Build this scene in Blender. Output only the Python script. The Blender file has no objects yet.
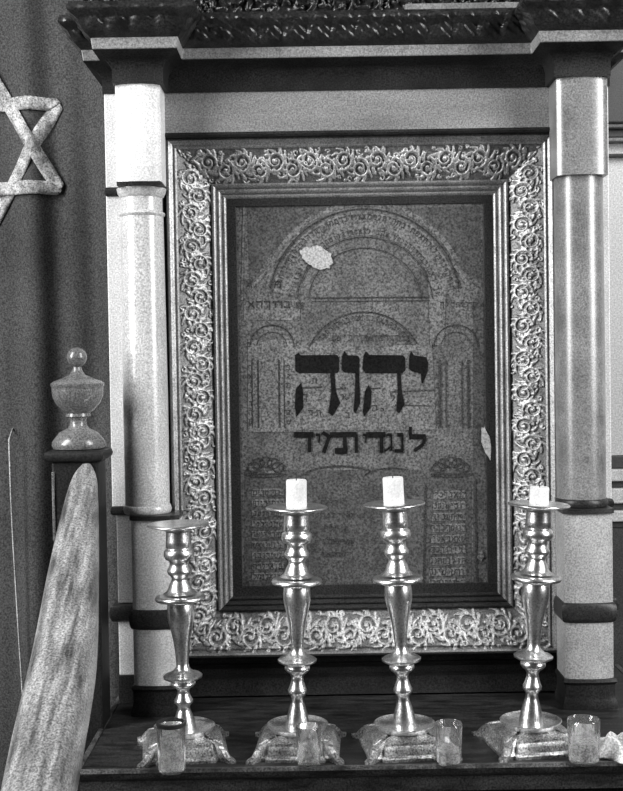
import bpy, bmesh, math, random
import numpy as np
from mathutils import Vector, Matrix, Euler

random.seed(7)
rng = np.random.RandomState(5)
C = bpy.context.scene.collection
R = math.radians
PI = math.pi

# ------------------------------------------------------------------ camera
F = 1200.0
CAMZ = 1.468
SHELF = 0.95
PITCH, ROLL = R(-1.5), R(-0.9)
camd = bpy.data.cameras.new('camera')
cam = bpy.data.objects.new('camera', camd)
C.objects.link(cam)
camd.sensor_fit = 'VERTICAL'
camd.sensor_height = 36.0
camd.lens = F / 791.0 * 36.0
camd.clip_start = 0.02
cam_rot = Euler((R(90) + PITCH, 0, 0), 'XYZ').to_matrix() @ Matrix.Rotation(ROLL, 3, 'Z')
cam.matrix_world = Matrix.Translation((0, 0, CAMZ)) @ cam_rot.to_4x4()
bpy.context.scene.camera = cam

# ------------------------------------------------------------------ world, lights, exposure
w = bpy.data.worlds.new('world')
bpy.context.scene.world = w
w.use_nodes = True
w.node_tree.nodes['Background'].inputs[0].default_value = (1, 1, 1, 1)
w.node_tree.nodes['Background'].inputs[1].default_value = 0.022


def area(name, loc, target, sx, sy, power):
    l = bpy.data.lights.new(name, 'AREA')
    l.shape = 'RECTANGLE'
    l.size, l.size_y, l.energy = sx, sy, power
    o = bpy.data.objects.new(name, l)
    C.objects.link(o)
    o.location = loc
    o.rotation_euler = (Vector(target) - Vector(loc)).to_track_quat('-Z', 'Y').to_euler()
    return o


area('window_light_left', (-2.05, 0.55, 2.45), (0.0, 1.8, 1.40), 0.8, 2.3, 128)
area('window_light_right', (2.0, 0.55, 2.45), (0.1, 1.8, 1.40), 0.8, 2.3, 100)
vs = bpy.context.scene.view_settings
vs.view_transform = 'Standard'
vs.look = 'None'
vs.gamma = 1
vs.use_curve_mapping = False
vs.exposure = 0.0


# ------------------------------------------------------------------ helpers
def P(px, py, Y):
    """the point of the place seen at photo position (px, py) at distance Y along the room"""
    d = cam_rot @ Vector(((px - 311.5) / F, -(py - 395.5) / F, -1.0))
    return Vector((0, 0, CAMZ)) + d * (Y / d.y)


def on_shelf(px, py):
    d = cam_rot @ Vector(((px - 311.5) / F, -(py - 395.5) / F, -1.0))
    return Vector((0, 0, CAMZ)) + d * ((SHELF - CAMZ) / d.z)


def mat(name, a, grain=0.35, scale=520, rough=0.6, metal=0.0, blot=0.25, bscale=14, bump=0.0, spec=0.5, streak=None):
    """grey material: base albedo a with fine grain and soft blotches"""
    m = bpy.data.materials.new(name)
    m.use_nodes = True
    nt = m.node_tree
    b = nt.nodes['Principled BSDF']
    b.inputs['Roughness'].default_value = rough
    b.inputs['Metallic'].default_value = metal
    b.inputs['Specular IOR Level'].default_value = spec
    tc = nt.nodes.new('ShaderNodeTexCoord')
    src = tc.outputs['Object']
    n1 = nt.nodes.new('ShaderNodeTexNoise')
    n1.inputs['Scale'].default_value = scale * .8
    n1.inputs['Detail'].default_value = 2
    n2 = nt.nodes.new('ShaderNodeTexNoise')
    n2.inputs['Scale'].default_value = bscale
    n2.inputs['Detail'].default_value = 5
    nt.links.new(src, n1.inputs['Vector'])
    if streak:
        mp = nt.nodes.new('ShaderNodeMapping')
        mp.inputs['Scale'].default_value = streak
        nt.links.new(src, mp.inputs['Vector'])
        nt.links.new(mp.outputs[0], n2.inputs['Vector'])
    else:
        nt.links.new(src, n2.inputs['Vector'])

    def rng_(node, k):
        r = nt.nodes.new('ShaderNodeMapRange')
        r.inputs['From Min'].default_value = 0.3
        r.inputs['From Max'].default_value = 0.7
        r.inputs['To Min'].default_value = 1 - k
        r.inputs['To Max'].default_value = 1 + k
        nt.links.new(node.outputs['Fac'], r.inputs['Value'])
        return r
    r1, r2 = rng_(n1, min(.85, grain * 1.45)), rng_(n2, blot)
    mu = nt.nodes.new('ShaderNodeMath')
    mu.operation = 'MULTIPLY'
    nt.links.new(r1.outputs[0], mu.inputs[0])
    nt.links.new(r2.outputs[0], mu.inputs[1])
    mv = nt.nodes.new('ShaderNodeMath')
    mv.operation = 'MULTIPLY'
    mv.use_clamp = True
    mv.inputs[1].default_value = a
    nt.links.new(mu.outputs[0], mv.inputs[0])
    cc = nt.nodes.new('ShaderNodeCombineColor')
    for i in range(3):
        nt.links.new(mv.outputs[0], cc.inputs[i])
    nt.links.new(cc.outputs[0], b.inputs['Base Color'])
    if bump:
        bp = nt.nodes.new('ShaderNodeBump')
        bp.inputs['Strength'].default_value = bump
        bp.inputs['Distance'].default_value = 0.002
        nt.links.new(n2.outputs['Fac'], bp.inputs['Height'])
        nt.links.new(bp.outputs[0], b.inputs['Normal'])
    return m


M = {
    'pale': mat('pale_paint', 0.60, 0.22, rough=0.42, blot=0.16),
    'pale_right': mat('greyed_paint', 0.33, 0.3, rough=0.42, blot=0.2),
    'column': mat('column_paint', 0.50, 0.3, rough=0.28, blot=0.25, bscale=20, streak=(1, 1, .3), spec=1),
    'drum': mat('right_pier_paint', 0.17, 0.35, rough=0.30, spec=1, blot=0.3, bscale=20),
    'frieze': mat('frieze_wood', 0.19, 0.35, rough=0.5, blot=0.3, bscale=10, streak=(.4, 1, 2)),
    'band': mat('band_wood', 0.19, 0.35, rough=0.5, blot=0.25),
    'dark': mat('dark_wood', 0.014, 0.7, rough=0.5, blot=0.5, spec=.2),
    'dark_roll': mat('dark_roll_wood', 0.018, 0.7, rough=0.4, blot=0.5, spec=.35),
    'carved': mat('carved_dark_wood', 0.016, 0.7, rough=0.33, blot=0.6, bscale=40, spec=.5),
    'shelf': mat('shelf_wood', 0.018, 0.8, rough=0.5, blot=0.8, bscale=40, streak=(.5, 2, 2), spec=.25),
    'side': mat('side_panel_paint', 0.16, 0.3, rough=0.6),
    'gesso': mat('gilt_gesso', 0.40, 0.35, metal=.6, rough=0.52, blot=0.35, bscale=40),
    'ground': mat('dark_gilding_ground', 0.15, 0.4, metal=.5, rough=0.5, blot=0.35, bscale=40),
    'worn_edge': mat('worn_shelf_edge', 0.05, 0.8, rough=0.5, blot=0.9, bscale=50),
    'bead': mat('gilt_beading', 0.27, 0.35, metal=.7, rough=0.45, blot=0.25, bscale=25),
    'slip': mat('frame_slip', 0.02, 0.6, rough=0.5, spec=.2),
    'paper': mat('parchment', 0.076, 0.65, scale=420, rough=0.75, blot=0.4, bscale=16),
    'paper_light': mat('parchment_light_band', 0.098, 0.65, scale=420, rough=0.75, blot=0.3, bscale=30),
    'paper_dark': mat('parchment_dark_field', 0.047, 0.65, scale=420, rough=0.75, blot=0.3, bscale=30),
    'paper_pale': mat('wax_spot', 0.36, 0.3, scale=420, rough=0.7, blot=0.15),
    'ink': mat('black_ink', 0.008, 0.4, rough=0.9, spec=.05),
    'ink_faint': mat('faded_ink', 0.038, 0.6, rough=0.9, spec=.1),
    'brass': mat('brass', 0.80, 0.25, rough=0.29, metal=1.0, blot=0.3, bscale=35, bump=.12),
    'brass_dull': mat('tarnished_brass', 0.48, 0.5, rough=0.48, metal=1.0, blot=0.45, bscale=35, bump=.25),
    'wax': mat('candle_wax', 0.62, 0.1, rough=0.6, blot=0.05),
    'wick': mat('wick', 0.02),
    'curtain': mat('curtain_cloth', 0.058, 0.4, scale=430, rough=0.95, blot=0.2, bscale=4, spec=.1),
    'star': mat('star_applique', 0.36, 0.45, scale=430, rough=0.9, blot=0.55, bscale=60, spec=.1),
    'rail': mat('worn_rail_wood', 0.20, 0.45, rough=0.40, blot=0.75, bscale=30, streak=(4, .25, .8)),
    'post': mat('newel_wood', 0.014, 0.5, rough=0.5, spec=.2),
    'finial': mat('turned_finial_wood', 0.13, 0.4, rough=0.26, blot=0.4, spec=.7),
    'wall': mat('white_wall', 0.50, 0.2, scale=400, rough=0.9, blot=0.08, bscale=4),
    'wainscot': mat('dark_wainscot', 0.03, 0.5),
    'trim_light': mat('light_trim', 0.50, 0.25),
    'trim_dark': mat('dark_trim', 0.035, 0.3),
    'trim_mid': mat('grey_trim', 0.14, 0.3),
    'floor': mat('floor_boards', 0.05, 0.4, bscale=5, streak=(6, .5, 1)),
    'cloth': mat('white_cloth', 0.72, 0.3, rough=0.9, blot=0.15, bscale=40),
    'oil': mat('candle_grease', 0.40, 0.4, rough=0.4, blot=.5, bscale=80),
    'cord': mat('pale_cord', 0.40, 0.5),
    'soot': mat('soot_rim', 0.02, 0.5, rough=.4),
}
g = bpy.data.materials.new('clear_glass')
g.use_nodes = True
b = g.node_tree.nodes['Principled BSDF']
b.inputs['Transmission Weight'].default_value = .95
b.inputs['Roughness'].default_value = 0.07
b.inputs['IOR'].default_value = 1.46
b.inputs['Base Color'].default_value = (.93, .93, .93, 1)
nt_ = g.node_tree
tc_ = nt_.nodes.new('ShaderNodeTexCoord')
mp_ = nt_.nodes.new('ShaderNodeMapping')
mp_.inputs['Scale'].default_value = (1, 1, .25)
ns_ = nt_.nodes.new('ShaderNodeTexNoise')
ns_.inputs['Scale'].default_value = 160
bp_ = nt_.nodes.new('ShaderNodeBump')
bp_.inputs['Strength'].default_value = .5
bp_.inputs['Distance'].default_value = .002
nt_.links.new(tc_.outputs['Object'], mp_.inputs[0])
nt_.links.new(mp_.outputs[0], ns_.inputs['Vector'])
nt_.links.new(ns_.outputs['Fac'], bp_.inputs['Height'])
nt_.links.new(bp_.outputs[0], b.inputs['Normal'])
M['glass'] = g


class MB:
    def __init__(s):
        s.v, s.f = [], []

    def add(s, vs_, fs):
        n = len(s.v)
        s.v += [tuple(v) for v in vs_]
        s.f += [tuple(i + n for i in f) for f in fs]
        return s

    def box(s, x0, x1, y0, y1, z0, z1):
        return s.add([(x, y, z) for x in (x0, x1) for y in (y0, y1) for z in (z0, z1)],
                     [(0, 1, 3, 2), (4, 6, 7, 5), (0, 4, 5, 1), (2, 3, 7, 6), (0, 2, 6, 4), (1, 5, 7, 3)])

    def grid(s, pts):
        """pts[i][j]"""
        ni, nj = len(pts), len(pts[0])
        return s.add([p for r in pts for p in r],
                     [(i * nj + j, i * nj + j + 1, (i + 1) * nj + j + 1, (i + 1) * nj + j) for i in range(ni - 1) for j in range(nj - 1)])

    def lathe(s, prof, c=(0, 0, 0), n=48, caps=True, a0=0.0, a1=2 * PI):
        full = abs(a1 - a0 - 2 * PI) < 1e-6
        m = n if full else n + 1
        vv = []
        for r, z in prof:
            for k in range(m):
                a = a0 + (a1 - a0) * k / n
                vv.append((c[0] + r * math.cos(a), c[1] + r * math.sin(a), c[2] + z))
        ff = []
        for i in range(len(prof) - 1):
            for k in range(n):
                k2 = (k + 1) % m
                ff.append((i * m + k, i * m + k2, (i + 1) * m + k2, (i + 1) * m + k))
        if caps:
            ff.append(tuple(range(m))[::-1])
            ff.append(tuple((len(prof) - 1) * m + k for k in range(m)))
        return s.add(vv, ff)

    def sweep(s, path, prof, cap=True):
        """path: xy points, prof: (out, z); outward is to the right of the walking direction"""
        n = len(path)
        rows = []
        for i, p in enumerate(path):
            ns = []
            for a, b_ in ((i - 1, i), (i, i + 1)):
                if a >= 0 and b_ < n:
                    d = Vector((path[b_][0] - path[a][0], path[b_][1] - path[a][1])).normalized()
                    ns.append(Vector((d.y, -d.x)))
            if len(ns) == 2 and (ns[0] - ns[1]).length > 1e-4:
                mtr = (ns[0] + ns[1]) / (1 + ns[0].dot(ns[1]))
            else:
                mtr = ns[0]
            rows.append([(p[0] + mtr.x * o, p[1] + mtr.y * o, z) for o, z in prof])
        s.grid(rows)
        if cap:
            base = len(s.v) - n * len(prof)
            k = len(prof)
            s.f.append(tuple(base + j for j in range(k)))
            s.f.append(tuple(base + (n - 1) * k + j for j in range(k))[::-1])
        return s

    def build(s, name, m, parent=None, smooth=None, bevel=0.0):
        me = bpy.data.meshes.new(name)
        me.from_pydata(s.v, [], s.f)
        me.update()
        bm = bmesh.new()
        bm.from_mesh(me)
        bmesh.ops.recalc_face_normals(bm, faces=bm.faces)
        bm.to_mesh(me)
        bm.free()
        me.materials.append(m)
        o = bpy.data.objects.new(name, me)
        C.objects.link(o)
        if parent:
            o.parent = parent
        if bevel:
            bv = o.modifiers.new('bevel', 'BEVEL')
            bv.width = bevel
            bv.segments = 2
            bv.limit_method = 'ANGLE'
        if smooth is not None:
            me.polygons.foreach_set('use_smooth', [True] * len(me.polygons))
            if smooth < 180:
                me.set_sharp_from_angle(angle=R(smooth))
        return o


def tag(o, label, cat, group=None):
    o['label'] = label
    o['category'] = cat
    if group:
        o['group'] = group
    return o


def thing(name, label, cat, loc=(0, 0, 0), group=None, rz=0):
    o = bpy.data.objects.new(name, None)
    C.objects.link(o)
    o.location = loc
    o.rotation_euler = (0, 0, rz)
    return tag(o, label, cat, group)


def struct(mb, name, m, **k):
    o = mb.build(name, m, **k)
    o['kind'] = 'structure'
    return o


def X(px, Y, py=400):
    return P(px, py, Y).x


def Z(py, Y, px=311.5):
    return P(px, py, Y).z


# depths of the ark's layers
YF, YS, YB = 1.765, 1.83, 1.885      # front of piers, back slab front, back panel
BACK = 2.02

# ------------------------------------------------------------------ setting
struct(MB().box(-3.2, 3.2, -1.5, 2.8, -0.05, 0.0), 'floor', M['floor'])
WY = 2.5
struct(MB().box(-3.2, 3.2, WY, WY + 0.1, 0, 3.0), 'wall_back', M['wall'])
zA, zB = Z(527, WY, 617), Z(455, WY, 617)
wx0 = 0.15
struct(MB().box(wx0, 3.2, WY - 0.02, WY, 0.12, zA), 'trim_1', M['wainscot'])
struct(MB().box(wx0, 3.2, WY - 0.045, WY - 0.02, 0.0, 0.14), 'baseboard_back', M['wainscot'], bevel=.006)
ys = [455, 468, 480, 487, 502, 509, 520, 527]
mats = ['trim_dark', 'trim_light', 'trim_dark', 'trim_light', 'trim_dark', 'trim_light', 'trim_dark']
mats = {0: 'trim_dark', 1: 'trim_light', 2: 'trim_dark', 3: 'trim_light', 4: 'trim_dark', 5: 'trim_light', 6: 'trim_dark'}
tn = 2
for i in range(7):
    dep = 0.03 if i % 2 else 0.018
    struct(MB().box(wx0, 3.2, WY - dep, WY, Z(ys[i + 1], WY, 617), Z(ys[i], WY, 617)), 'trim_%d' % tn, M[mats[i]], bevel=.003)
    tn += 1
for (a, c_, mm, dep) in ((158, 155, 'trim_dark', .02), (144, 140, 'trim_mid', .03), (140, 132, 'trim_dark', .03), (132, 128, 'trim_mid', .05), (128, 60, 'trim_dark', .06)):
    struct(MB().box(wx0, 3.2, WY - dep, WY, Z(a, WY, 617), Z(c_, WY, 617)), 'trim_%d' % tn, M[mm], bevel=.003)
    tn += 1

# ------------------------------------------------------------------ curtain with star
CY = 2.2


def fold(x):
    u = x * 1.0
    return 0.030 * math.sin(u * 44 + 1.2 + 1.2 * math.sin(u * 9)) + 0.014 * math.sin(u * 91 + .7) + 0.01 * math.sin(u * 17)


def fold_at(x, z):
    k = 0.75 + 0.25 * (2.2 - z) / 2.2
    return CY + .45 * fold(x + 0.012 * math.sin(z * 3)) * k


cur = thing('curtain', 'dark cloth curtain in vertical folds with a pale six-pointed star, left of the ark', 'curtain', (0, 0, 0))
xs = np.linspace(-1.6, 0.05, 420)
zs = np.linspace(0.015, 2.35, 40)
MB().grid([[(x, fold_at(x, z), z) for z in zs] for x in xs]).build('curtain_cloth', M['curtain'], cur, smooth=180)
cur.children[0].modifiers.new('thick', 'SOLIDIFY').thickness = 0.003
sc_ = P(-18, 145, 2.17)
SR = 84 * 2.17 / F


def tri_band(sign):
    mb = MB()
    bw = 0.0235
    outer = [Vector((SR * math.sin(a), SR * math.cos(a) * sign)) for a in (0, 2 * PI / 3, 4 * PI / 3)]
    inner = [p * ((SR - bw * 1.0) / SR) for p in outer]
    outer = [p * ((SR + bw * 1.0) / SR) for p in outer]
    for k in range(3):
        a, b_, c_, d = outer[k], outer[(k + 1) % 3], inner[(k + 1) % 3], inner[k]
        n = 60
        rows_f = []
        for i in range(n + 1):
            t = i / n
            p, q = a.lerp(b_, t), d.lerp(c_, t)
            row = []
            for j in range(5):
                s_ = j / 4
                e = p.lerp(q, s_)
                rad_ = e.length
                if rad_ > SR * 1.03:
                    e = e * (SR * 1.03 / rad_)
                x, z = sc_.x + e.x, sc_.z + e.y
                row.append((x, fold_at(x, z) - 0.006 - 0.002 * math.sin(PI * s_) - (0.004 if sign > 0 else 0), z))
            rows_f.append(row)
        mb.grid(rows_f)
    return mb


for sg in (1, -1):
    so = tri_band(sg).build('star_triangle', M['star'], cur, smooth=180)
    so.modifiers.new('thick', 'SOLIDIFY').thickness = 0.002
so['label'] = 'pale applique triangle of the star'

# cord hanging beside the curtain
pts = [(9, 440), (11, 500), (13, 540), (16, 590), (19, 640), (23, 700), (26, 760), (28, 830), (29, 1000)]


def tube(pts3, r, n=8):
    mb = MB()
    rows = []
    for i, p in enumerate(pts3):
        a = pts3[max(i - 1, 0)]
        b_ = pts3[min(i + 1, len(pts3) - 1)]
        t = (Vector(b_) - Vector(a)).normalized()
        u = t.cross(Vector((0, 1, 0.01))).normalized()
        v = t.cross(u)
        rr = r[i] if isinstance(r, (list, tuple)) else r
        rows.append([tuple(Vector(p) + (u * math.cos(2 * PI * k / n) + v * math.sin(2 * PI * k / n)) * rr) for k in range(n)])
    vv = [q for row in rows for q in row]
    ff = [(i * n + k, i * n + (k + 1) % n, (i + 1) * n + (k + 1) % n, (i + 1) * n + k) for i in range(len(rows) - 1) for k in range(n)]
    ff += [tuple(range(n))[::-1], tuple((len(rows) - 1) * n + k for k in range(n))]
    return mb.add(vv, ff)


cp = [P(a, b_, 2.165) for a, b_ in pts]
cp.insert(0, Vector((cp[0].x - .002, fold_at(cp[0].x, 1.3), cp[0].z + .02)))
tag(tube(cp, 0.0016).build('hanging_cord', M['cord'], smooth=180), 'thin pale cord hanging against the dark curtain, left of the handrail', 'cord')

# ------------------------------------------------------------------ ark
ark = thing('ark_lectern', 'painted wooden ark front with two columned piers, carved cornice and dark shelf', 'ark', (0.075, 1.9, 0))
AO = Vector(ark.location)


class AB(MB):
    """mesh of the ark, given in room coordinates"""
    def build(s, name, m, parent=None, **k):
        s.v = [(x - AO.x, y - AO.y, z - AO.z) for x, y, z in s.v]
        return MB.build(s, name, m, parent or ark, **k)


XL0, XR0 = X(110, YS), X(611, YS)             # back slab
XL1, XL2 = X(120, YF), X(165, YF)             # left pier block
XR1, XR2 = X(561, YF), X(612, YF)             # right pier block
print('piers', XL0, XL1, XL2, XR1, XR2, XR0)

# entablature profile measured at the left front corner of the projecting pier
prof_px = [(108, 84), (108.5, 78), (108, 70), (105, 64), (100, 59), (93, 54), (88, 50), (86, 38), (83, 35), (79, 31), (75, 24), (72, 18), (66, 13), (62, 9), (62, 4)]
x00 = None
ent = []
for i, (a, b_) in enumerate(prof_px):
    o_ = 0.0
    for _ in range(8):
        p = P(a, b_, YF - o_)
        if x00 is None:
            o_ = 0.0
        else:
            o_ = x00 - p.x
    if x00 is None:
        x00 = p.x
    ent.append((max(o_, 0) + 0.002, p.z))
zc0 = ent[0][1]
shift = XL1 - x00


def ent_path():
    return [(XL0, BACK), (XL0, YS), (XL1, YS), (XL1, YF), (XL2 + .004, YF), (XL2 + .004, YS), (XR1 - .004, YS), (XR1 - .004, YF), (XR2, YF), (XR2, YS), (XR0, YS), (XR0, BACK)]


cor = thing('cornice', '', '')
del cor['label'], cor['category']
cor.parent = ark


def close_prof(pr):
    return [(-0.03, pr[0][1])] + pr + [(-0.03, pr[-1][1])]


AB().sweep(ent_path(), close_prof(ent[0:7])).build('bed_moulding', M['dark'], cor, smooth=50)
AB().sweep(ent_path(), close_prof([(ent[6][0], ent[6][1] + .0005), (ent[7][0], ent[7][1])])).build('fascia', M['band'], cor, bevel=.0015)


# carved crown: subdivided sweep with leaf relief
def carved_crown():
    pr = ent[7:]
    # resample profile
    L = [0]
    for i in range(1, len(pr)):
        L.append(L[-1] + math.dist(pr[i], pr[i - 1]))
    nP = 30
    prs = []
    for k in range(nP + 1):
        t = L[-1] * k / nP
        prs.append((float(np.interp(t, L, [q[0] for q in pr])), float(np.interp(t, L, [q[1] for q in pr])), k / nP))
    path = ent_path()
    mb = AB()
    n = len(path)
    for i in range(n - 1):
        a, b_ = Vector(path[i]), Vector(path[i + 1])
        d = (b_ - a).normalized()
        nr = Vector((d.y, -d.x))

        def mit(j):
            ns = []
            for p_, q_ in ((j - 1, j), (j, j + 1)):
                if p_ >= 0 and q_ < n:
                    e = (Vector(path[q_]) - Vector(path[p_])).normalized()
                    ns.append(Vector((e.y, -e.x)))
            return (ns[0] + ns[1]) / (1 + ns[0].dot(ns[1])) if len(ns) == 2 else ns[0]
        ma, mbb = mit(i), mit(i + 1)
        ln = (b_ - a).length
        m = max(6, int(ln / 0.0022))
        rows = []
        for k in range(m + 1):
            s_ = k / m
            row = []
            for o, z, t in prs:
                p = (a + ma * o).lerp(b_ + mbb * o, s_)
                u = (p - Vector((0, 0))).dot(d)
                leaf = 0.036
                ph = (u % leaf) / leaf - 0.5
                env = math.sin(min(1, max(0, t)) * PI) ** 0.6
                w_ = 0.46 * (1 - 0.75 * abs(t - .45) ** 1.2)
                rel = max(0.0, 1 - (abs(ph) / w_) ** 2) ** 0.5 if abs(ph) < w_ else 0
                vein = 0.25 * math.cos(ph * 30 + 12 * t * (1 if ph > 0 else -1))
                e = env * (0.0045 * rel + 0.0022 * vein * rel + 0.0025 * math.sin(u * 260 + t * 9) * math.sin(t * 15 + u * 60))
                edge = min(1, min(s_, 1 - s_) * ln / 0.01)
                q = p + nr * e * edge
                row.append((q.x, q.y, z + 0.3 * e * edge))
            rows.append(row)
        mb.grid(rows)
    # top board
    mb.sweep(path, [(ent[-1][0] - .002, ent[-1][1] - .0), (ent[-1][0] - .002, ent[-1][1] + .004), (-.03, ent[-1][1] + .004), (-.03, ent[-1][1] - .001)])
    mb.box(XL0, XR0, YS + .02, BACK, ent[0][1] + .01, ent[-1][1] + .004)
    return mb


carved_crown().build('carved_crown', M['carved'], cor, smooth=60)
ztop = ent[-1][1] + .004


# ---- relief field made from scrolls
def scroll_field(Lu, Lv, step, count_seed, density=1.0, rad=(0.006, 0.012)):
    nu, nv = int(Lu / step) + 1, int(Lv / step) + 1
    H = np.zeros((nu, nv), dtype=np.float32)
    r = np.random.RandomState(count_seed)

    def stamp(cu, cv, rr, h):
        i0, i1 = int((cu - rr) / step), int((cu + rr) / step) + 2
        j0, j1 = int((cv - rr) / step), int((cv + rr) / step) + 2
        i0, j0 = max(i0, 0), max(j0, 0)
        i1, j1 = min(i1, nu), min(j1, nv)
        if i0 >= i1 or j0 >= j1:
            return
        U, V = np.meshgrid(np.arange(i0, i1) * step - cu, np.arange(j0, j1) * step - cv, indexing='ij')
        q = 1 - (U * U + V * V) / (rr * rr)
        H[i0:i1, j0:j1] = np.maximum(H[i0:i1, j0:j1], h * np.sqrt(np.clip(q, 0, 1)))
    per = 0.026
    nper = int(Lu / per) + 1
    for k in range(nper):
        cu = (k + .5) * per
        sgn = 1 if k % 2 else -1
        cv = Lv / 2 + sgn * Lv * .12
        R0 = Lv * .27
        # main spiral with thinning stroke
        a0 = -sgn * PI / 2 + r.uniform(-.3, .3)
        for t in np.linspace(0, 1, 60):
            a = a0 + sgn * t * 3.4 * PI
            rr = R0 * (1 - t) ** 0.8 + .001
            stamp(cu + rr * math.cos(a), cv + rr * math.sin(a), .0024 * (1 - .35 * t), 1.0 - .1 * t)
        stamp(cu, cv, .0036, 1.15)
        # leaflets off the spiral
        for q in range(9):
            a = a0 + sgn * q / 9 * 2 * PI
            b0 = R0 * (.95 + .1 * r.rand())
            ln = r.uniform(.005, .010)
            da = sgn * r.uniform(.5, 1.1)
            for t in np.linspace(0, 1, 12):
                aa = a + da * t * .5
                rr = b0 + ln * t
                stamp(cu + rr * math.cos(aa), cv + rr * math.sin(aa), .0026 * (1 - .7 * t) + .0006, .85 - .3 * t)
        # little curls at the seam
        for q in range(9):
            c0u, c0v = cu + per / 2 + r.uniform(-.012, .012), r.uniform(.05, .95) * Lv
            rr0 = r.uniform(.002, .0045)
            st = r.uniform(0, 6)
            for t in np.linspace(0, 1, 16):
                a = st + t * 4.5
                stamp(c0u + rr0 * (1 - .6 * t) * math.cos(a), c0v + rr0 * (1 - .6 * t) * math.sin(a), .0014, .7)
    return H, step


def sample(Hs, u, v):
    H, step = Hs
    i = min(max(int(u / step), 0), H.shape[0] - 1)
    j = min(max(int(v / step), 0), H.shape[1] - 1)
    return float(H[i, j])


# ---- cresting behind the cornice top
cz0 = ztop - 0.003
cx0, cx1 = X(92, 1.80), X(640, 1.80)
Hc = scroll_field(cx1 - cx0, .11, .0012, 11)
st = .0024
nu, nv = int((cx1 - cx0) / st), int(.105 / st)
rows = []
for i in range(nu + 1):
    u = i * st
    col = []
    edge = min(1, min(u, (cx1 - cx0) - u) / .05)
    topz = .045 + .055 * edge ** .7 + .006 * math.sin(u * 90)
    for j in range(nv + 1):
        v = j / nv
        h = sample(Hc, u, v * .105)
        col.append((cx0 + u, 1.795 - .012 * h, cz0 + v * topz))
    rows.append(col)
cb = AB().grid(rows)
cb.box(cx0 + .002, cx1 - .002, 1.796, 1.82, cz0, cz0 + .05)
cb.build('cresting', M['carved'], ark, smooth=180)
AB().box(X(410, 1.78), X(530, 1.78), 1.776, 1.79, cz0, cz0 + .012).build('crest_block', M['trim_mid'], ark, bevel=.003)

# ---- frieze, back panel
zf0 = Z(131, YS, 360)
AB().box(XL2 - .02, XR1 + .02, YS, YS + .03, zf0, zc0 + .004).build('frieze', M['frieze'], ark, bevel=.002)
AB().sweep([(XL2 - .01, YS), (XR1 + .01, YS)], [(-.006, zf0 - .006), (.003, zf0 - .006), (.005, zf0 - .003), (.003, zf0 + .001), (-.006, zf0 + .001)]).build('frieze_moulding', M['dark'], ark, smooth=40)
AB().box(XL0 + .01, XR0 - .01, YB, BACK, SHELF - .02, zc0 + .02).build('back_panel', M['dark'], ark)


# ---- piers
def bowed(mb, x0, x1, yf, yb, z0, z1, bow=.012, n=16, zprof=None):
    """box whose front face bulges"""
    zz = zprof or [(0, z0), (0, z1)]
    rows = []
    for o, z in zz:
        r_ = [(x0 - o, yb, z)]
        for k in range(n + 1):
            t = k / n
            x = (x0 - o) + (x1 - x0 + 2 * o) * t
            y = yf - o + bow - bow * math.sqrt(max(0, 1 - (2 * t - 1) ** 2 * .96))
            r_.append((x, y, z))
        r_.append((x1 + o, yb, z))
        rows.append(r_)
    base = len(mb.v)
    mb.grid(rows)
    k = n + 3
    mb.f.append(tuple(base + j for j in range(k)))
    mb.f.append(tuple(base + (len(rows) - 1) * k + j for j in range(k))[::-1])
    for i in range(len(rows) - 1):
        mb.f.append((base + i * k, base + (i + 1) * k, base + (i + 1) * k + k - 1, base + i * k + k - 1))
    return mb


zblk = Z(181, YF, 140)                      # under the upper block
zcol0 = Z(516, YF, 150)                     # foot of the column
zp1a, zp1b = Z(610, YF, 155), Z(630, YF, 155)   # roll
zpl = Z(686, YF, 155)                       # plinth top


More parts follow.
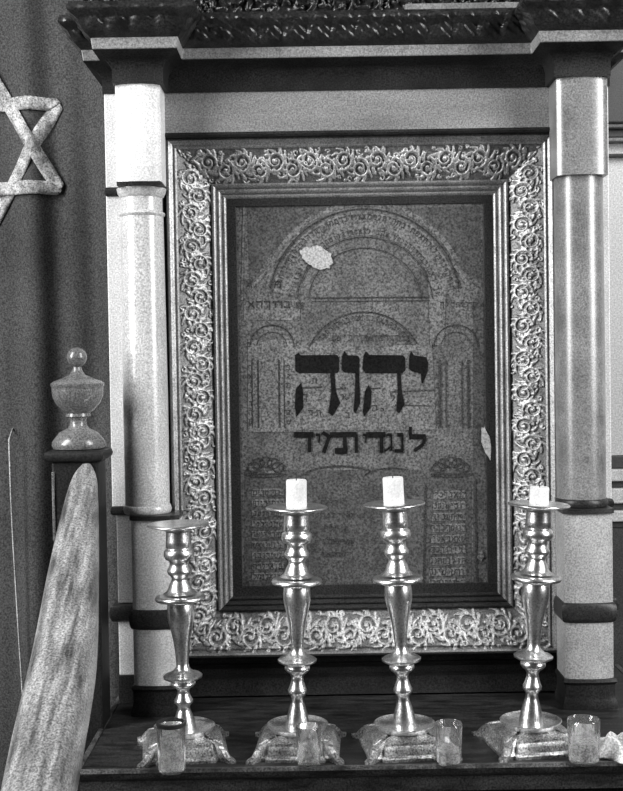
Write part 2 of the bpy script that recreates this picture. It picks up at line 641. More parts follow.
def pier(xs0, xs1, xb0, xb1, xp0, xp1, side, capital):
    root = bpy.data.objects.new('pier', None)
    C.objects.link(root)
    root.parent = ark
    root.location = (xb0 - AO.x, YS - AO.y, 0)
    off = Vector((xb0, YS, 0))

    def bld(mb, name, m, **k):
        mb.v = [(x - off.x, y - off.y, z) for x, y, z in mb.v]
        return MB.build(mb, name, m, root, **k)
    # back slab, upper length
    bld(MB().box(xs0, xs1, YS, YB + .02, zcol0, zc0 + .004), 'back_slab', M['pale'], bevel=.0015)
    # slab pedestal
    bld(MB().box(xs0 + .006, xs1 - .006, YS, YB + .02, zp1a - .002, zcol0), 'slab_pedestal', M['side'], bevel=.0015)  # upper section, darker grey than the slab above and below
    bld(MB().box(xs0 + .006, xs1 - .006, YS, YB + .02, zpl, zp1b + .004), 'slab_pedestal', M['pale'], bevel=.0015)
    bld(MB().box(xs0 + .004, xs1 - .004, YS, YB + .02, SHELF, zpl), 'slab_plinth', M['dark'], bevel=.0015)
    # mouldings of the slab
    h = (zp1a - zp1b)

    def rollprof(z0, z1, o):
        zc, hh = (z0 + z1) / 2, (z1 - z0) / 2
        return [(-.01, z0)] + [(o * (0.35 + .65 * math.cos(a)), zc + hh * math.sin(a)) for a in np.linspace(-PI / 2, PI / 2, 9)] + [(-.01, z1)]
    pth = [(xs0 + .004, YB + .02), (xs0 + .004, YS), (xs1 - .004, YS), (xs1 - .004, YB + .02)]
    bld(MB().sweep(pth, rollprof(zp1b, zp1a - .003, .010)), 'slab_moulding', M['dark_roll'], smooth=50)
    bld(MB().sweep(pth, rollprof(zcol0 - .006, zcol0 + .008, .006)), 'slab_moulding', M['dark_roll'], smooth=50)
    if capital:
        bld(MB().sweep(pth, rollprof(zblk - .013, zblk + .001, .005)), 'slab_moulding', M['dark_roll'], smooth=50)
    # upper block
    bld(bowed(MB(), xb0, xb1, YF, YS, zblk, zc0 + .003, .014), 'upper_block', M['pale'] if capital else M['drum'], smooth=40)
    if capital:
        bld(MB().box(xb0 + .001, xb1 - .001, YF + .002, YS, zblk - .006, zblk), 'abacus', M['dark'])
    # column
    xc = (xb0 + xb1) / 2
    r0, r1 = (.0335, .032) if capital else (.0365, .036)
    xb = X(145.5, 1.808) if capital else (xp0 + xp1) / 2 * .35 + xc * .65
    ct = zblk - (.006 if capital else 0)
    hh = ct - zcol0
    if capital:
        pr = [(r0 * 1.0, .012), (r0, .02), (r0 * 1.01, hh * .35), (r1, hh - .042), (r1 + .002, hh - .040), (r1 + .0028, hh - .038), (r1 + .002, hh - .036), (r1 - .001, hh - .034),
              (r1 - .001, hh - .014), (r1 + .001, hh - .012), (r1 + .004, hh - .006), (r1 + .005, hh)]
    else:
        pr = [(r0, .010), (r0, .02), (r0 * 1.01, hh * .4), (r1, hh - .02), (r1, hh)]
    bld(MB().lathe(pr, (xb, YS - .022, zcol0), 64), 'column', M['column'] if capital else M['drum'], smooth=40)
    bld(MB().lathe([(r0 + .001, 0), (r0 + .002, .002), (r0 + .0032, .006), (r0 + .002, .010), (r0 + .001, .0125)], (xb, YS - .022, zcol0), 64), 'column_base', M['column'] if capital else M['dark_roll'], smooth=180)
    # pedestal die, roll, lower die, plinth
    bld(bowed(MB(), xp0 - .002, xp1 + .002, YF - .003, YS, zcol0 - .007, zcol0, .010), 'pedestal_cap', M['dark_roll'], smooth=40)
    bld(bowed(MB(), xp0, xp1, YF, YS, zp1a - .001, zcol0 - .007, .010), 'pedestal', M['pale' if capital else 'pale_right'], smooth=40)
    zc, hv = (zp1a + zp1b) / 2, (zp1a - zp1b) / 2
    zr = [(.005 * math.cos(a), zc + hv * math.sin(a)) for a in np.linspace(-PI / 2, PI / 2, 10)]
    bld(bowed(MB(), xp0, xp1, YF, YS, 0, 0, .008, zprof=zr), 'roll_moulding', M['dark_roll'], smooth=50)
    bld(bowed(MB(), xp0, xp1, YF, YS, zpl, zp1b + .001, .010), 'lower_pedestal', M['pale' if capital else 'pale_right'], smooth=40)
    hp = zpl - SHELF
    zr = [(.002, zpl), (.004, zpl - .1 * hp), (.001, zpl - .2 * hp), (.001, zpl - .55 * hp), (.002, zpl - .7 * hp), (.004, zpl - .8 * hp), (.004, SHELF)]
    bld(bowed(MB(), xp0, xp1, YF, YS, 0, 0, .006, zprof=zr[::-1]), 'plinth', M['dark'], smooth=30)
    return root


pl = pier(XL0, X(163, YS), XL1, XL2, X(131, YF, 560), X(178, YF, 560), -1, True)
pr_ = pier(X(563, YS), XR0, XR1, XR2, X(565, YF, 560), X(614, YF, 560), 1, False)
pl['label'] = 'left pier with lighter slab'
pr_['label'] = 'right pier, greyer column'

# ---- predella under the frame
xa, xb_ = XL2 - .01, XR1 + .01
zq = [Z(v_, YB, 360) for v_ in (661, 666, 672, 690, 698, 716)]
AB().sweep([(xa, YB), (xb_, YB)], [(-.01, zq[0]), (.012, zq[0]), (.004, zq[1]), (.004, zq[2]), (.014, zq[2] - .004), (.016, zq[3]), (.024, zq[4]), (.026, SHELF), (-.01, SHELF)]).build('predella', M['dark'], ark, smooth=35)

# ---- shelf and body
SX0, SX1 = P(118, 716, 1.84).x - .004, XR0 + .055
SF = 1.527
shelf_prof = [(-.02, SHELF), (-.004, SHELF), (-.002, SHELF + .002), (.001, SHELF + .0015), (.002, SHELF - .003), (.000, SHELF - .010), (-.004, SHELF - .014), (-.010, SHELF - .022), (-.012, SHELF - .034), (-.02, SHELF - .036)]
sb = AB()
sb.sweep([(SX0, BACK), (SX0, SF), (SX1, SF), (SX1, BACK)], shelf_prof[4:])
sb.box(SX0 + .005, SX1 - .005, SF + .005, BACK, SHELF - .034, SHELF)
sb.build('shelf', M['shelf'], ark, smooth=40)
AB().sweep([(SX0, BACK), (SX0, SF), (SX1, SF), (SX1, BACK)], [(-.006, SHELF - .003)] + [(-.006, SHELF + .001)] + shelf_prof[2:5]).build('shelf_edge', M['worn_edge'], ark, smooth=60)
AB().box(SX0 + .03, SX1 - .03, SF + .05, BACK, 0.0, SHELF - .03).build('cabinet_body', M['dark'], ark, bevel=.004)
for k in range(2):
    x0 = SX0 + .06 + k * ((SX1 - SX0) / 2 - .03)
    AB().box(x0, x0 + (SX1 - SX0) / 2 - .09, SF + .035, SF + .052, .12, SHELF - .12).build('door_panel', M['shelf'], ark, bevel=.006)

# ------------------------------------------------------------------ framed plaque
FY = 1.842                 # front plane of the frame
fx0, fx1 = X(169, FY, 400), X(558, FY, 400)
fz1, fz0 = Z(134, FY, 361), Z(657, FY, 361)
fr = thing('framed_plaque', 'ornate carved and gilded frame around a dark Hebrew prayer plaque, hung between the columns', 'framed plaque', ((fx0 + fx1) / 2, YB, fz0))
FO = Vector(fr.location)
RW = 60 * FY / F
OW0, OW1 = RW * .20, RW * .74       # ornament band


def hprof(v):
    """height of the frame above the back panel at inset v"""
    t = v / RW
    pts_ = [(0, .0), (.001, .034), (.03, .041), (.07, .0450), (.11, .042), (.13, .0405), (.17, .0425), (.20, .0400), (.47, .0290), (.74, .0130), (.76, .0150)]
    return float(np.interp(t, [p[0] for p in pts_], [p[1] for p in pts_]))


def rail(corner_a, corner_b, inward, seed, beadm='bead', ow=.20):
    OW0 = RW * ow
    A, B, N = Vector(corner_a), Vector(corner_b), Vector(inward)
    D = (B - A).normalized()
    L = (B - A).length

    def pt(v, s_, h):
        u = v + s_ * (L - 2 * v)
        q = A + D * u + N * v
        return (q.x - FO.x, (YB - h - .001) - FO.y, q.y - FO.z), u
    # plain outer moulding
    mb = MB()
    vs_ = [0, .001, .0018] + [RW * t for t in np.linspace(.03, ow, 14)]
    rows = [[pt(v, s_, hprof(v) if v > 0 else 0)[0] for s_ in (0, 1)] for v in vs_]
    rows.append([pt(RW * ow, s_, .004)[0] for s_ in (0, 1)])
    mb.grid(rows)
    ro = mb.build('frame_rail', M['bead'], fr, smooth=35)
    # carved ornament
    H = scroll_field(L, OW1 - OW0, .0006, seed)
    nu_ = int(L / .0011)
    nv_ = int((OW1 - OW0) / .0011)
    rows = []
    for j in range(nv_ + 1):
        v = OW0 + (OW1 - OW0) * j / nv_
        base = hprof(v)
        row = []
        for i in range(nu_ + 1):
            s_ = i / nu_
            u = v + s_ * (L - 2 * v)
            e = sample(H, u, v - OW0)
            row.append(pt(v, s_, base - .0026 + .0046 * e)[0])
        rows.append(row)
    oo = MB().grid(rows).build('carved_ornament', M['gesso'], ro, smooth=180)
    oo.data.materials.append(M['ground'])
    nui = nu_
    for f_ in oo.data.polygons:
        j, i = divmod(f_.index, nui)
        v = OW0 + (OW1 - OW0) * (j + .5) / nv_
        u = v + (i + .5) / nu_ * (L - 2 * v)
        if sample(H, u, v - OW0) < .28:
            f_.material_index = 1  # low parts of the relief take the darker tone
    # inner beading: three reeds stepping down towards the sheet
    mb = MB()
    rows = []
    for j in range(37):
        t = j / 36
        v = RW * (.74 + .26 * t)
        reed = abs(math.sin(t * 3 * PI)) ** .6
        base = .0145 - .0115 * t
        rows.append([pt(v, s_, base + .0035 * reed)[0] for s_ in (0, 1)])
    rows.append([pt(RW, s_, .001)[0] for s_ in (0, 1)])
    rows.insert(0, [pt(RW * .74, s_, .004)[0] for s_ in (0, 1)])
    mb.grid(rows).build('inner_beading', M[beadm], ro, smooth=60)
    return ro


cn = [(fx0, fz0), (fx1, fz0), (fx1, fz1), (fx0, fz1)]
rail(cn[0], cn[1], (0, 1), 21, 'slip', .10)
rail(cn[3], cn[2], (0, -1), 22)
rail(cn[0], cn[3], (1, 0), 23)
rail(cn[1], cn[2], (-1, 0), 24)
# dark slip and sheet
ix0, ix1, iz0, iz1 = fx0 + RW, fx1 - RW, fz0 + RW, fz1 - RW
SW = 9 * FY / F
SYY = YB - .004
mb = MB()
for a, b_, c_, d in ((ix0 - .004, ix1 + .004, iz0 - .004, iz0 + SW), (ix0 - .004, ix1 + .004, iz1 - SW * .8, iz1 + .004), (ix0 - .004, ix0 + SW, iz0 + SW, iz1 - SW * .8), (ix1 - SW, ix1 + .004, iz0 + SW, iz1 - SW * .8)):
    mb.box(a - FO.x, b_ - FO.x, YB - .007 - FO.y, YB - .001 - FO.y, c_ - FO.z, d - FO.z)
mb.build('slip', M['slip'], fr, bevel=.001)
sheet = MB().box(ix0 - FO.x, ix1 - FO.x, SYY - FO.y, YB - .0005 - FO.y, iz0 - FO.z, iz1 - FO.z).build('prayer_sheet', M['paper'], fr)


# ---- drawing on the sheet, measured in photo pixels of the sheet's plane
def S(px, py, lift=.0004):
    q = P(px, py, SYY)
    return (q.x - FO.x, SYY - lift - FO.y, q.z - FO.z)


class Ink:
    def __init__(s, lift=.0005):
        s.mb, s.l = MB(), lift

    def poly(s, pts_):
        s.k = (getattr(s, 'k', 0) + 1) % 9
        s.mb.add([S(a, b_, s.l + s.k * 3e-5) for a, b_ in pts_], [tuple(range(len(pts_)))])

    def line(s, a, b_, wd):
        dx, dy = b_[0] - a[0], b_[1] - a[1]
        l = math.hypot(dx, dy) or 1
        nx, ny = -dy / l * wd / 2, dx / l * wd / 2
        s.poly([(a[0] + nx, a[1] + ny), (b_[0] + nx, b_[1] + ny), (b_[0] - nx, b_[1] - ny), (a[0] - nx, a[1] - ny)])

    def arc(s, cx, cy, r, a0, a1, wd, n=40, ry=None):
        ry = ry or r
        p = [(cx + r * math.cos(R(a0 + (a1 - a0) * k / n)), cy - ry * math.sin(R(a0 + (a1 - a0) * k / n))) for k in range(n + 1)]
        for k in range(n):
            s.line(p[k], p[k + 1], wd)

    def band(s, cx, cy, r0, r1, a0, a1, n=40):
        for k in range(n):
            t0, t1 = R(a0 + (a1 - a0) * k / n), R(a0 + (a1 - a0) * (k + 1) / n)
            s.poly([(cx + r_ * math.cos(t), cy - r_ * math.sin(t)) for r_, t in ((r0, t0), (r1, t0), (r1, t1), (r0, t1))])

    def done(s, name, m):
        return s.mb.build(name, m, sheet)


# letters as strokes in a unit box (x right, y down); (x0,y0,x1,y1,width)
G = {
    'alef': [(0, 0, 1, 1, .2), (.85, 0, .62, .45, .2), (.1, 1, .35, .45, .2)],
    'bet': [(0, .1, .8, .1, .22), (.75, .1, .75, .9, .14), (0, .9, 1, .9, .22)],
    'gimel': [(.3, .1, .75, .1, .24), (.7, .1, .75, .95, .14), (.1, .95, .7, .7, .16)],
    'dalet': [(0, .1, 1, .1, .24), (.8, .1, .8, 1, .15)],
    'he': [(0, .1, 1, .1, .24), (.9, .1, .9, 1, .15), (.15, .45, .15, 1, .15)],
    'vav': [(.3, .1, .75, .1, .24), (.68, .1, .68, 1, .16)],
    'yod': [(.25, .1, .75, .1, .26), (.7, .1, .62, .5, .16)],
    'khaf': [(0, .1, 1, .1, .24), (.85, .1, .85, 1.3, .15)],
    'lamed': [(.15, -.45, .15, .1, .15), (.1, .15, .9, .15, .24), (.85, .15, .8, .6, .17), (.8, .6, .35, 1, .17)],
    'mem': [(.3, .1, .85, .1, .22), (.88, .1, .95, .9, .15), (.5, .9, 1, .9, .24), (.3, .1, .05, 1, .15), (0, -.02, .35, .25, .15)],
    'nun': [(.3, .1, .75, .1, .24), (.7, .1, .7, .9, .15), (.1, .9, .78, .9, .22)],
    'shin': [(.05, 0, .15, .9, .16), (.5, .05, .15, .7, .14), (.95, 0, .85, .9, .16), (.1, .9, .9, .9, .24)],
    'tav': [(.05, .1, .9, .1, .24), (.88, .1, .88, 1, .15), (.22, .1, .2, .9, .15), (0, .93, .25, .93, .2)],
    'resh': [(0, .1, .9, .1, .24), (.85, .1, .88, 1, .15)],
    'ayin': [(.1, 0, .35, .6, .17), (.9, 0, .8, .6, .17), (.8, .6, .1, 1, .17)],
}
KEYS = ['he', 'dalet', 'bet', 'resh', 'vav', 'yod', 'mem', 'lamed', 'nun', 'tav', 'alef', 'shin', 'khaf', 'gimel']


def glyph(ink, name, x, y, wd, ht, ang=0, thick=1.0):
    ca, sa = math.cos(ang), math.sin(ang)
    for x0, y0, x1, y1, sw in G[name]:
        a = (x0 * wd, y0 * ht)
        b_ = (x1 * wd, y1 * ht)
        ra = (x + a[0] * ca - a[1] * sa, y + a[0] * sa + a[1] * ca)
        rb = (x + b_[0] * ca - b_[1] * sa, y + b_[0] * sa + b_[1] * ca)
        ink.line(ra, rb, sw * min(wd, ht) * thick)


# lighter fields of the drawing
lt = Ink(.0005)
lt.band(365, 305, 70, 93, 8, 172)
lt.band(365, 305, 99, 104, 25, 160)
lt.done('light_field', M['paper_light'])
lt = Ink(.0008)
lt.poly([(244, 300), (300, 300), (300, 320), (244, 320)])
lt.poly([(288, 350), (300, 345), (432, 345), (436, 430), (288, 430)])
lt.poly([(248, 340), (296, 340), (296, 432), (248, 432)])
lt.poly([(428, 270), (446, 285), (444, 345), (430, 345)])
for k in range(9):
    lt.poly([(252, 489 + k * 10.5), (284, 488 + k * 10.5), (284, 495 + k * 10.5), (252, 496 + k * 10.5)])
    lt.poly([(434 - k * .6, 491 + k * 11), (465, 490 + k * 11), (466, 498 + k * 11), (433 - k * .6, 499 + k * 11)])
lt.line((244, 206), (242, 300), 2)
lt.line((244, 204), (300, 200), 2)
lt.line((248, 292), (300, 232), 3)
lt.line((452, 262), (472, 290), 3)
lt.arc(270, 468, 5, 0, 360, 3, 14)
lt.done('light_field', M['paper_light'])
for pg in ([(247, 207), (330, 205), (300, 225), (270, 255), (249, 288)], [(400, 208), (480, 206), (482, 285), (462, 270), (440, 235)],
           [(244, 470), (472, 470), (472, 600), (244, 600)], [(473, 300), (484, 300), (484, 600), (473, 600)]):
    dk = Ink(.0002)
    dk.poly(pg)
    dk.done('dark_field', M['paper_dark'])

# the great name
ink = Ink(.0016)


def Q(pts_):
    return [(280 + a / 3.894, 330 + b_ / 3.894) for a, b_ in pts_]


for pg in (
    [(58, 98), (72, 88), (80, 98), (222, 97), (230, 108), (230, 158), (222, 168), (75, 168), (60, 160)],
    [(195, 165), (212, 165), (218, 240), (235, 285), (205, 335), (188, 322), (200, 240)],
    [(82, 205), (90, 240), (90, 305), (64, 338), (58, 300), (62, 230)],
    [(241, 104), (250, 80), (262, 98), (303, 100), (310, 110), (308, 162), (296, 168), (250, 165), (240, 155)],
    [(293, 165), (308, 160), (312, 285), (294, 325), (286, 315), (292, 240)],
    [(325, 100), (334, 82), (348, 97), (478, 98), (487, 108), (487, 158), (476, 168), (332, 168), (320, 150)],
    [(455, 165), (470, 165), (474, 240), (485, 288), (464, 325), (452, 315), (458, 240)],
    [(345, 213), (357, 240), (352, 305), (327, 338), (322, 320), (330, 240)],
    [(503, 104), (510, 80), (520, 98), (570, 106), (577, 130), (575, 160), (557, 208), (550, 205), (548, 170), (512, 160), (502, 150)],
):
    ink.poly(Q(pg))
ink.done('large_lettering', M['ink'])
ink = Ink(.0016)


def g2(name, x0, x1, y0=400, y1=478, th=1.0):
    glyph(ink, name, 280 + x0 / 3.894, 330 + y0 / 3.894, (x1 - x0) / 3.894, (y1 - y0) / 3.894, 0, th)


for nm, a, b_, c_, d in (('dalet', 55, 130, 400, 475), ('yod', 130, 165, 400, 478), ('mem', 165, 262, 400, 478), ('tav', 238, 305, 398, 478), ('yod', 315, 345, 400, 478),
                         ('dalet', 335, 410, 400, 478), ('gimel', 405, 445, 400, 475), ('nun', 440, 492, 400, 478), ('lamed', 495, 575, 405, 470)):
    g2(nm, a, b_, c_, d, 1.25)
ink.done('second_line_lettering', M['ink'])

# small faded writing, arches, crowns and tablets
sm = Ink(.0012)
rr_ = random.Random(3)


def text_line(x0, x1, y, h, gap=1.4):
    x = x0
    while x < x1 - h * .6:
        wd = h * rr_.uniform(.45, .8)
        glyph(sm, rr_.choice(KEYS), x, y, wd, h, 0, 1.1)
        x += wd + gap * rr_.uniform(.7, 1.6)


def text_arc(cx, cy, r, a0, a1, h):
    a = a0
    while a > a1:
        wd = h * rr_.uniform(.45, .8)
        th = R(a)
        glyph(sm, rr_.choice(KEYS), cx + r * math.cos(th), cy - r * math.sin(th), wd, h, R(90) - th, 1.1)
        a -= math.degrees((wd + 1.6) / r)


sm.arc(365, 305, 96, 10, 170, 1.4)
sm.arc(365, 305, 68, 5, 175, .9)
sm.arc(365, 305, 57, 5, 175, .9)
text_arc(365, 305, 91, 168, 12, 5.5)
text_arc(365, 305, 76, 170, 10, 5.0)
sm.line((312, 298), (430, 297), 1.2)
sm.line((312, 301.5), (430, 300.5), .8)
sm.arc(364, 372, 60, 28, 155, 1.3)
text_arc(364, 372, 57, 145, 35, 5.5)
text_line(332, 410, 335, 6)
text_line(440, 482, 302, 5)
for nm, x in (('alef', 248), ('he', 256), ('khaf', 264), ('vav', 271), ('resh', 276), ('bet', 284)):
    glyph(sm, nm, x, 301, 6.5, 7, 0, 1.1)
glyph(sm, 'shin', 296, 302, 7, 6.5)
glyph(sm, 'alef', 246, 281, 6, 6)
glyph(sm, 'mem', 274, 281, 7, 7)
for cx in (272, 456):
    sm.arc(cx, 347, 22, 0, 180, 1.3)
    sm.arc(cx, 347, 15, 10, 170, .8)
for x in (252, 258, 279, 284, 440, 446, 462, 468):
    sm.line((x, 360), (x + .6, 428), 1.0 if x in (252, 284, 446, 462) else 1.8)
for yy in range(365, 425, 9):
    glyph(sm, rr_.choice(KEYS), 286.5, yy, 4, 5)
    glyph(sm, rr_.choice(KEYS), 436, yy, 3, 5)
    glyph(sm, rr_.choice(KEYS), 249, yy, 3, 5)
for (x0, y0) in ((302, 394), (308, 410), (316, 410), (345, 412), (372, 405), (380, 408), (390, 395), (312, 378), (342, 394)):
    glyph(sm, rr_.choice(KEYS), x0, y0, 5, 6)
sm.line((302, 388), (322, 387), 1.6)
sm.line((330, 390), (346, 388), 1.6)
sm.line((366, 389), (380, 388), 1.4)
sm.line((392, 392), (435, 390), 1.6)
sm.line((395, 405), (430, 406), 1.4)
# crowns
for cx in (266, 451):
    for k in range(5):
        an = R(20 + 35 * k)
        sm.arc(cx + 13 * math.cos(an), 470 - 8 * math.sin(an), 6, 0, 360, 1.3, 16, ry=5)
    sm.line((cx - 20, 474), (cx + 20, 474), 1.6)
    sm.arc(cx, 474, 20, 180, 360, 1, 16, ry=3)
sm.arc(340, 480, 40, 40, 160, 1.6, ry=14)
sm.arc(392, 478, 28, 60, 170, 1.2, ry=10)
for k in range(9):
    text_line(253, 284, 490 + k * 10.5, 5.2, .8)
    text_line(434 - k * .6, 466, 492 + k * 11, 5.6, .8)
for k in range(5):
    text_line(322, 350 + 6 * (k % 2), 500 + k * 13, 5)
for (a, b_, c_, d) in ((240, 480, 240, 585), (475, 480, 477, 590), (248, 592, 478, 594), (288, 484, 288, 585), (426, 484, 424, 588)):
    sm.line((a, b_), (c_, d), 1.3)
sm.done('faded_writing', M['ink_faint'])
# small pale patches laid over the sheet
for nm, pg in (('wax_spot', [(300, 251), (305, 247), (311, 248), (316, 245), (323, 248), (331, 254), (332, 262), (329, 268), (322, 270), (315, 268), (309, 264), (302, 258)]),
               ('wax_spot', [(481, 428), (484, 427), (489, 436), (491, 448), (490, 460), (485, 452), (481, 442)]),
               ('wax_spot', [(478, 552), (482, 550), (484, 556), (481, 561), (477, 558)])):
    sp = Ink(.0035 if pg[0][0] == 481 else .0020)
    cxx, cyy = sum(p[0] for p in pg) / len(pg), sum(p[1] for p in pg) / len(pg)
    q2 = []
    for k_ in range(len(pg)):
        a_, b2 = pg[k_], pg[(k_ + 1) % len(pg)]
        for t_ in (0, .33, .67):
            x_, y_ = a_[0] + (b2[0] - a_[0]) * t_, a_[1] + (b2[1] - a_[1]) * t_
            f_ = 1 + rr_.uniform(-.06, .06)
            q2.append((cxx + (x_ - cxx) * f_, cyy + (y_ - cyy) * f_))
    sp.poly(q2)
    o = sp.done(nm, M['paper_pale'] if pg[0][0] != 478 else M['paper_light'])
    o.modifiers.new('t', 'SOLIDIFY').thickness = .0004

# ------------------------------------------------------------------ candlesticks
K = 1 / 2.464 / 741
UP = [(107, 60), (112, 60), (130, 62), (146, 64), (148.5, 58), (151, 66), (155, 73), (167, 75), (176, 66), (180, 50), (187, 47), (195, 50), (204, 61), (212, 58), (219, 44), (225, 39), (231, 42), (240, 52), (250, 58), (256, 66), (262, 84)]
MID = [(266, 100), (269, 120), (274, 124), (279, 120), (284, 84), (288, 66)]
BAL = [(287, 62), (292, 65), (305, 67), (320, 67), (335, 61), (355, 52), (380, 42), (410, 34), (438, 30), (448, 32), (455, 42), (461, 58), (465, 76)]
LOW = [(466, 86), (470, 96), (475, 94), (480, 76), (483, 58)]
FOOT = [(483, 54), (488, 61), (494, 62), (500, 52), (506, 36), (514, 29), (524, 31), (538, 40), (545, 47), (552, 46), (558, 36), (566, 29), (576, 33), (595, 44), (612, 52), (628, 58), (640, 60)]
PAN = [(88, 150), (90, 152), (92, 149), (96, 120), (100, 84), (107, 58)]


def candlestick(px, py, topx, label, foot_cut=1.0, scale=1.0, rz=0.0, candle=None):
    c = on_shelf(px, py)
    root = thing('candlestick', label, 'candlestick', (c.x, c.y, SHELF), 'brass candlesticks on the shelf', rz)
    # base outline with flat sides and lobed corners
    q = [(-.041, -.060), (.041, -.060), (.0425, -.053), (.0475, -.0535), (.052, -.0595), (.058, -.067), (.068, -.068), (.067, -.058), (.0595, -.052), (.0535, -.0475), (.053, -.0425)]
    outl = []
    for k in range(4):
        a = k * PI / 2
        for x, y in q[1:] if True else q:
            outl.append((x * math.cos(a) - y * math.sin(a), x * math.sin(a) + y * math.cos(a)))
        # next side's first point comes from rotation of (-.043,-.060)
        a2 = (k + 1) * PI / 2
        x, y = q[0]
        outl.append((x * math.cos(a2) - y * math.sin(a2), x * math.sin(a2) + y * math.cos(a2)))
    secs = [(1.0, 0), (1.0, .0035), (.965, .0055), (.93, .007), (.90, .013), (.865, .0175), (.845, .0185), (.835, .0215), (.74, .0235), (.56, .026)]
    rows = []
    for s_, z in secs:
        rw = []
        for x, y in [(.94 * a_, .94 * b2) for a_, b2 in outl]:
            rd = math.hypot(x, y)
            lobe = max(0, (rd - .0715) / .020)
            rs = s_ ** (1 + .55 * lobe)
            rw.append((x * rs, y * rs, z * (1 - .15 * lobe) if z > .004 else z))
        rw.append(rw[0])
        rows.append(rw)
    mb = MB().grid(rows)
    nn = len(rows[0])
    mb.f.append(tuple(range(nn - 1)))
    mb.f.append(tuple((len(rows) - 1) * nn + k for k in range(nn - 1)))
    mb.build('base', M['brass_dull'], root, smooth=35)
    # shallow drip tray
    MB().lathe([(.030, .0245), (.036, .027), (.0405, .0335), (.0415, .0345), (.0405, .0352), (.0385, .0335), (.034, .0305), (.020, .0290), (.0, .0290)], n=64, caps=False).build('drip_tray', M['brass'], root, smooth=70)
    zt = .0285
    # leaning stem, given by an extra Empty-free rotation on each part
    h = (640 - 88) * K
    top_world = P(topx[0], topx[1], c.y)
    lean = math.atan2(top_world.x - c.x, top_world.z - SHELF - zt)
    hz = (top_world.z - SHELF - zt) / math.cos(lean)
    ft = (640 - 483) * K * foot_cut
    sc = (hz - ft) / ((483 - 88) * K)

    def zz(v_):
        return (640 - v_) * K * foot_cut if v_ >= 483 else ft + (483 - v_) * K * sc

    def part(name, pr, m, parent=root):
        prof = [(w_ * K / 2 * scale, zz(v_)) for v_, w_ in pr][::-1]
        o = MB().lathe(prof, n=56, caps=True).build(name, m, parent, smooth=55)
        if parent is root:
            o.location = (0, 0, zt)
            o.rotation_euler = (0, lean, -rz) if abs(rz) < 1e-6 else (Matrix.Rotation(-rz, 3, 'Z') @ Matrix.Rotation(lean, 3, 'Y')).to_euler()
        return o
    part('foot_stem', FOOT, M['brass'])
    part('lower_flange', LOW, M['brass'])
    part('baluster', BAL, M['brass'])
    part('middle_flange', MID, M['brass'])
    part('socket_stem', UP, M['brass'])
    part('drip_pan', [(86, 40), (87, 100), (86, 143)] + PAN, M['brass'])
    ax = Matrix.Translation((c.x, c.y, SHELF + zt)) @ Matrix.Rotation(lean, 4, 'Y')
    if candle:
        wpx, hpx, lab, ct = candle
        rc = wpx * K * 2.464 / 2
        z0 = zz(87.5)
        hc = hpx * K * 2.464
        o = thing('candle', lab, 'candle', ax @ Vector((0, 0, z0)), 'candle stubs')
        o.rotation_euler = (0, lean + ct, 0)
        MB().lathe([(rc * .98, 0), (rc * 1.01, hc * .1), (rc * .99, hc * .6), (rc, hc - .002), (rc * .93, hc), (rc * .3, hc - .0015), (0, hc - .002)], n=40, caps=False).build('wax', M['wax'], o, smooth=50)
        MB().lathe([(.0007, hc - .003), (.0007, hc + .0022), (.0003, hc + .0028)], n=8).build('wick', M['wick'], o)
    return root


candlestick(185, 751, (178, 524), 'empty brass candlestick nearest the handrail, the only one without a candle', foot_cut=.78, rz=R(8))
candlestick(298, 749, (296.5, 507), 'upright brass candlestick in front of the left half of the plaque, with candle stub', rz=R(-3),
            candle=(20.5, 27, 'white candle stub on the upright second candlestick, seen below the large lettering', 0))
candlestick(405, 748, (394, 503.5), 'brass candlestick leaning left before the plaque, with a short wide candle', rz=R(6),
            candle=(20.5, 26, 'white candle stub on the leaning third candlestick, close under the second line of writing', 0))
candlestick(531, 745, (539, 504), 'brass candlestick leaning right, in front of the frame near the right pier', rz=R(9),
            candle=(19, 17, 'shortest white candle stub, on the rightmost candlestick by the column', 0))


# ------------------------------------------------------------------ glasses
def tumbler(px, py, w0, w1, hpx, label, fill, soot=False):
    c = on_shelf(px, py)
    k = c.y / F
    r0, r1, h = w0 / 2 * k, w1 / 2 * k, hpx * k
    root = thing('glass_tumbler', label, 'glass', (c.x, c.y, SHELF), 'small glasses on the shelf edge')
    t = .0013
    prof = [(0, 0), (r0 - .001, 0), (r0, .001), (r1, h - .001), (r1 - t * .5, h), (r1 - t, h - .001), (r0 - t, .004), (0, .004)]
    MB().lathe(prof, n=48, caps=False).build('tumbler', M['glass'], root, smooth=50)
    if fill:
        f = fill
        rf = lambda z: (r0 - t) + (r1 - r0) * z / h - .0004
        MB().lathe([(0, .0046), (rf(.0046), .0046), (rf(h * f), h * f), (rf(h * f) * .7, h * f - .001), (0, h * f - .0015)], n=40, caps=False).build('grease', M['oil'], root, smooth=60)
    if soot:
        MB().lathe([(r1 + .0002, h - .005), (r1 + .0008, h - .003), (r1 + .0008, h), (r1 - t - .0004, h + .0006), (r1 - t - .0006, h - .004)], n=40, caps=False).build('blackened_rim', M['soot'], root, smooth=60)
    return root


tumbler(172, 771, 27, 29, 50, 'small cloudy glass with blackened rim standing before the empty candlestick', .78, True)
tumbler(309, 765, 23, 26, 40, 'small clear glass in front of the upright second candlestick', .0)
tumbler(449, 764, 25, 28, 42, 'small streaked glass just right of the left-leaning candlestick base', .35)
tumbler(584, 762, 31, 33, 44, 'half-full glass beside the crumpled white cloth, rightmost on the shelf', .5)

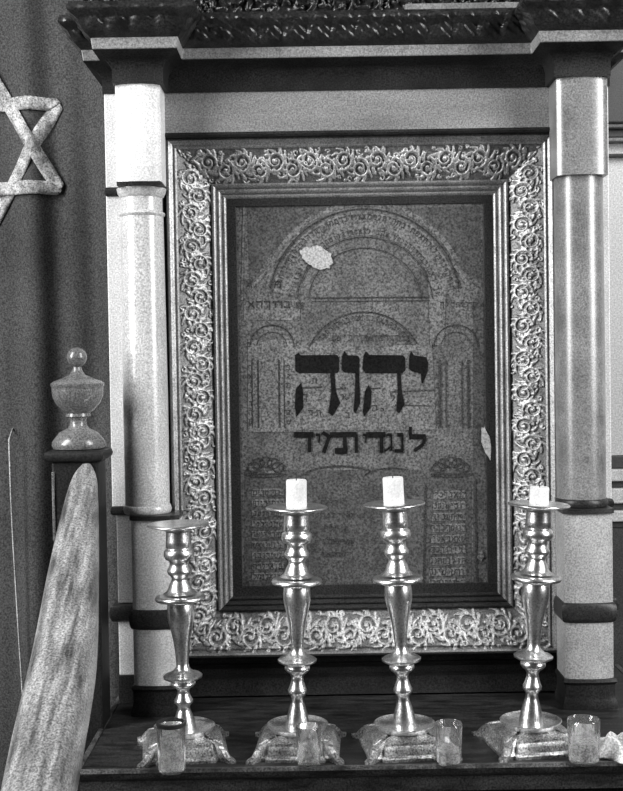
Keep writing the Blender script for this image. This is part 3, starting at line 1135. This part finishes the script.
# ------------------------------------------------------------------ crumpled cloth
c = on_shelf(624, 757)
mb = MB()
rows = []
n = 46
for i in range(n + 1):
    row = []
    for j in range(n + 1):
        u, v = i / n * 2 - 1, j / n * 2 - 1
        r_ = max(abs(u), abs(v))
        hgt = (1 - r_ ** 2.2)
        wr = .35 * abs(math.sin(3.1 * u + 2.3 * v + 1)) + .25 * abs(math.sin(5.2 * v - 3.4 * u)) + .15 * math.sin(9 * u * v + 4 * u)
        ex = .040 * u * (1 + .12 * math.sin(5 * v + 2)) + .004 * math.sin(7 * v)
        ey = .030 * v * (1 + .15 * math.sin(4 * u))
        row.append((ex, ey, (.0012 + .036 * hgt * (.55 + .6 * wr))))
    rows.append(row)
mb.grid(rows)
o = mb.build('crumpled_cloth', M['cloth'], smooth=180)
o.location = (c.x, c.y + .004, SHELF)
o.rotation_euler = (0, 0, -.5)
o.modifiers.new('t', 'SOLIDIFY').thickness = .0012
tag(o, 'crumpled white cloth lying on the shelf at the right edge, beside a glass', 'cloth')

# ------------------------------------------------------------------ banister
NY = 1.735
nc = P(79, 460, NY)
ban = thing('banister', 'wooden newel post with urn finial and worn handrail running down towards the viewer', 'banister', (nc.x, NY, 0))
k = NY / F
hw = .033
MB().box(-hw, hw, -hw, hw, 0, nc.z).build('newel_post', M['post'], ban, bevel=.003)
for sx, ln in ((-1, .10), (.72, .045)):
    MB().box(sx * hw * .93 - .002, sx * hw * .93 + .002, -hw - .002, -hw + .002, nc.z - .012 - ln, nc.z - .014).build('post_edge_strip', M['finial'], ban, bevel=.0008)
cap = [(-.02, 0), (.004, 0), (.008, .003), (.0095, .008), (.008, .013), (.004, .016), (-.02, .016)]
MB().sweep([(-hw, hw), (-hw, -hw), (hw, -hw), (hw, hw), (-hw, hw)], [(a, nc.z + z_) for a, z_ in cap], cap=False).box(-hw + .004, hw - .004, -hw + .004, hw - .004, nc.z, nc.z + .0155).build('post_cap', M['post'], ban, smooth=40)
fin = [(0, 449), (25, 448), (26.5, 445), (26, 441), (23, 437), (19, 432), (11, 428), (8.5, 425), (8, 420), (9, 417), (12.5, 416), (12, 413), (16, 410), (22, 403), (25, 396), (25.5, 389), (25.5, 386.5), (26.5, 385.5), (26.5, 383), (24, 381), (16, 378), (8, 374.5), (5, 370), (4, 366.5)]
prof = [(a * k, (449.5 - y_) * k + nc.z + .0150) for a, y_ in fin]
fo = MB().lathe(prof, n=56).build('urn_finial', M['finial'], ban, smooth=45)
zb = (449.5 - 357) * k + nc.z + .0150
MB().lathe([(max(.0001, 10 * k * math.cos(a)), zb + 10 * k * math.sin(a)) for a in np.linspace(-PI / 2 + .3, PI / 2, 16)], n=32).build('ball', M['finial'], fo, smooth=180)

# handrail: a gooseneck that swells towards the viewer
cl = [(86.5, 464, 5, 1.70), (84.5, 472, 11, 1.685), (82, 485, 14.5, 1.665), (78, 516, 19.5, 1.62), (72, 566, 25.5, 1.54), (63, 640, 32, 1.43), (48, 715, 35.5, 1.33), (33, 791, 37, 1.24), (16, 870, 38.5, 1.16)]
ctrl = [(P(a, b_, d), w_ * d / F) for a, b_, w_, d in cl]
e0, e1 = ctrl[-2], ctrl[-1]
for t in (1, 2, 3, 4, 5):
    ctrl.append((e1[0] + (e1[0] - e0[0]) * t, e1[1]))
tt = np.arange(len(ctrl))
ts = np.linspace(0, len(ctrl) - 1, 60)


def catmull(vals, t):
    i_ = min(int(t), len(vals) - 2)
    f = t - i_
    p0, p1, p2, p3 = vals[max(i_ - 1, 0)], vals[i_], vals[i_ + 1], vals[min(i_ + 2, len(vals) - 1)]
    return 0.5 * ((2 * p1) + (p2 - p0) * f + (2 * p0 - 5 * p1 + 4 * p2 - p3) * f * f + (3 * p1 - p0 - 3 * p2 + p3) * f ** 3)


pts_ = [Vector([catmull([c_[0][k_] for c_ in ctrl], t) for k_ in range(3)]) for t in ts]
rad = [catmull([c_[1] for c_ in ctrl], t) for t in ts]
sec = []
for a in np.linspace(0, 2 * PI, 36, endpoint=False):
    ca, sa = math.cos(a), math.sin(a)
    sec.append((math.copysign(abs(ca) ** .62, ca), .8 * math.copysign(abs(sa) ** (.8 if sa > 0 else .45), sa)))
rows = []
for i, p in enumerate(pts_):
    dv = (pts_[min(i + 1, 59)] - pts_[max(i - 1, 0)]).normalized()
    side = dv.cross(Vector((0, 0, 1))).normalized()
    up = side.cross(dv).normalized()
    rows.append([tuple(p + side * x * rad[i] + up * (y - .6) * rad[i] - Vector((nc.x, NY, 0))) for x, y in sec])
mb = MB()
nn = len(sec)
vv = [q_ for r_ in rows for q_ in r_]
ff = [(i * nn + k_, i * nn + (k_ + 1) % nn, (i + 1) * nn + (k_ + 1) % nn, (i + 1) * nn + k_) for i in range(len(rows) - 1) for k_ in range(nn)]
ff += [tuple(range(nn)), tuple((len(rows) - 1) * nn + k_ for k_ in range(nn))]
mb.add(vv, ff).build('handrail', M['rail'], ban, smooth=60)
# lower post carrying the rail's far end, out of the picture
e = pts_[-2]
MB().box(e.x - nc.x - .03, e.x - nc.x + .03, e.y - NY - .03, e.y - NY + .03, 0, e.z - .02).build('lower_post', M['post'], ban, bevel=.003)
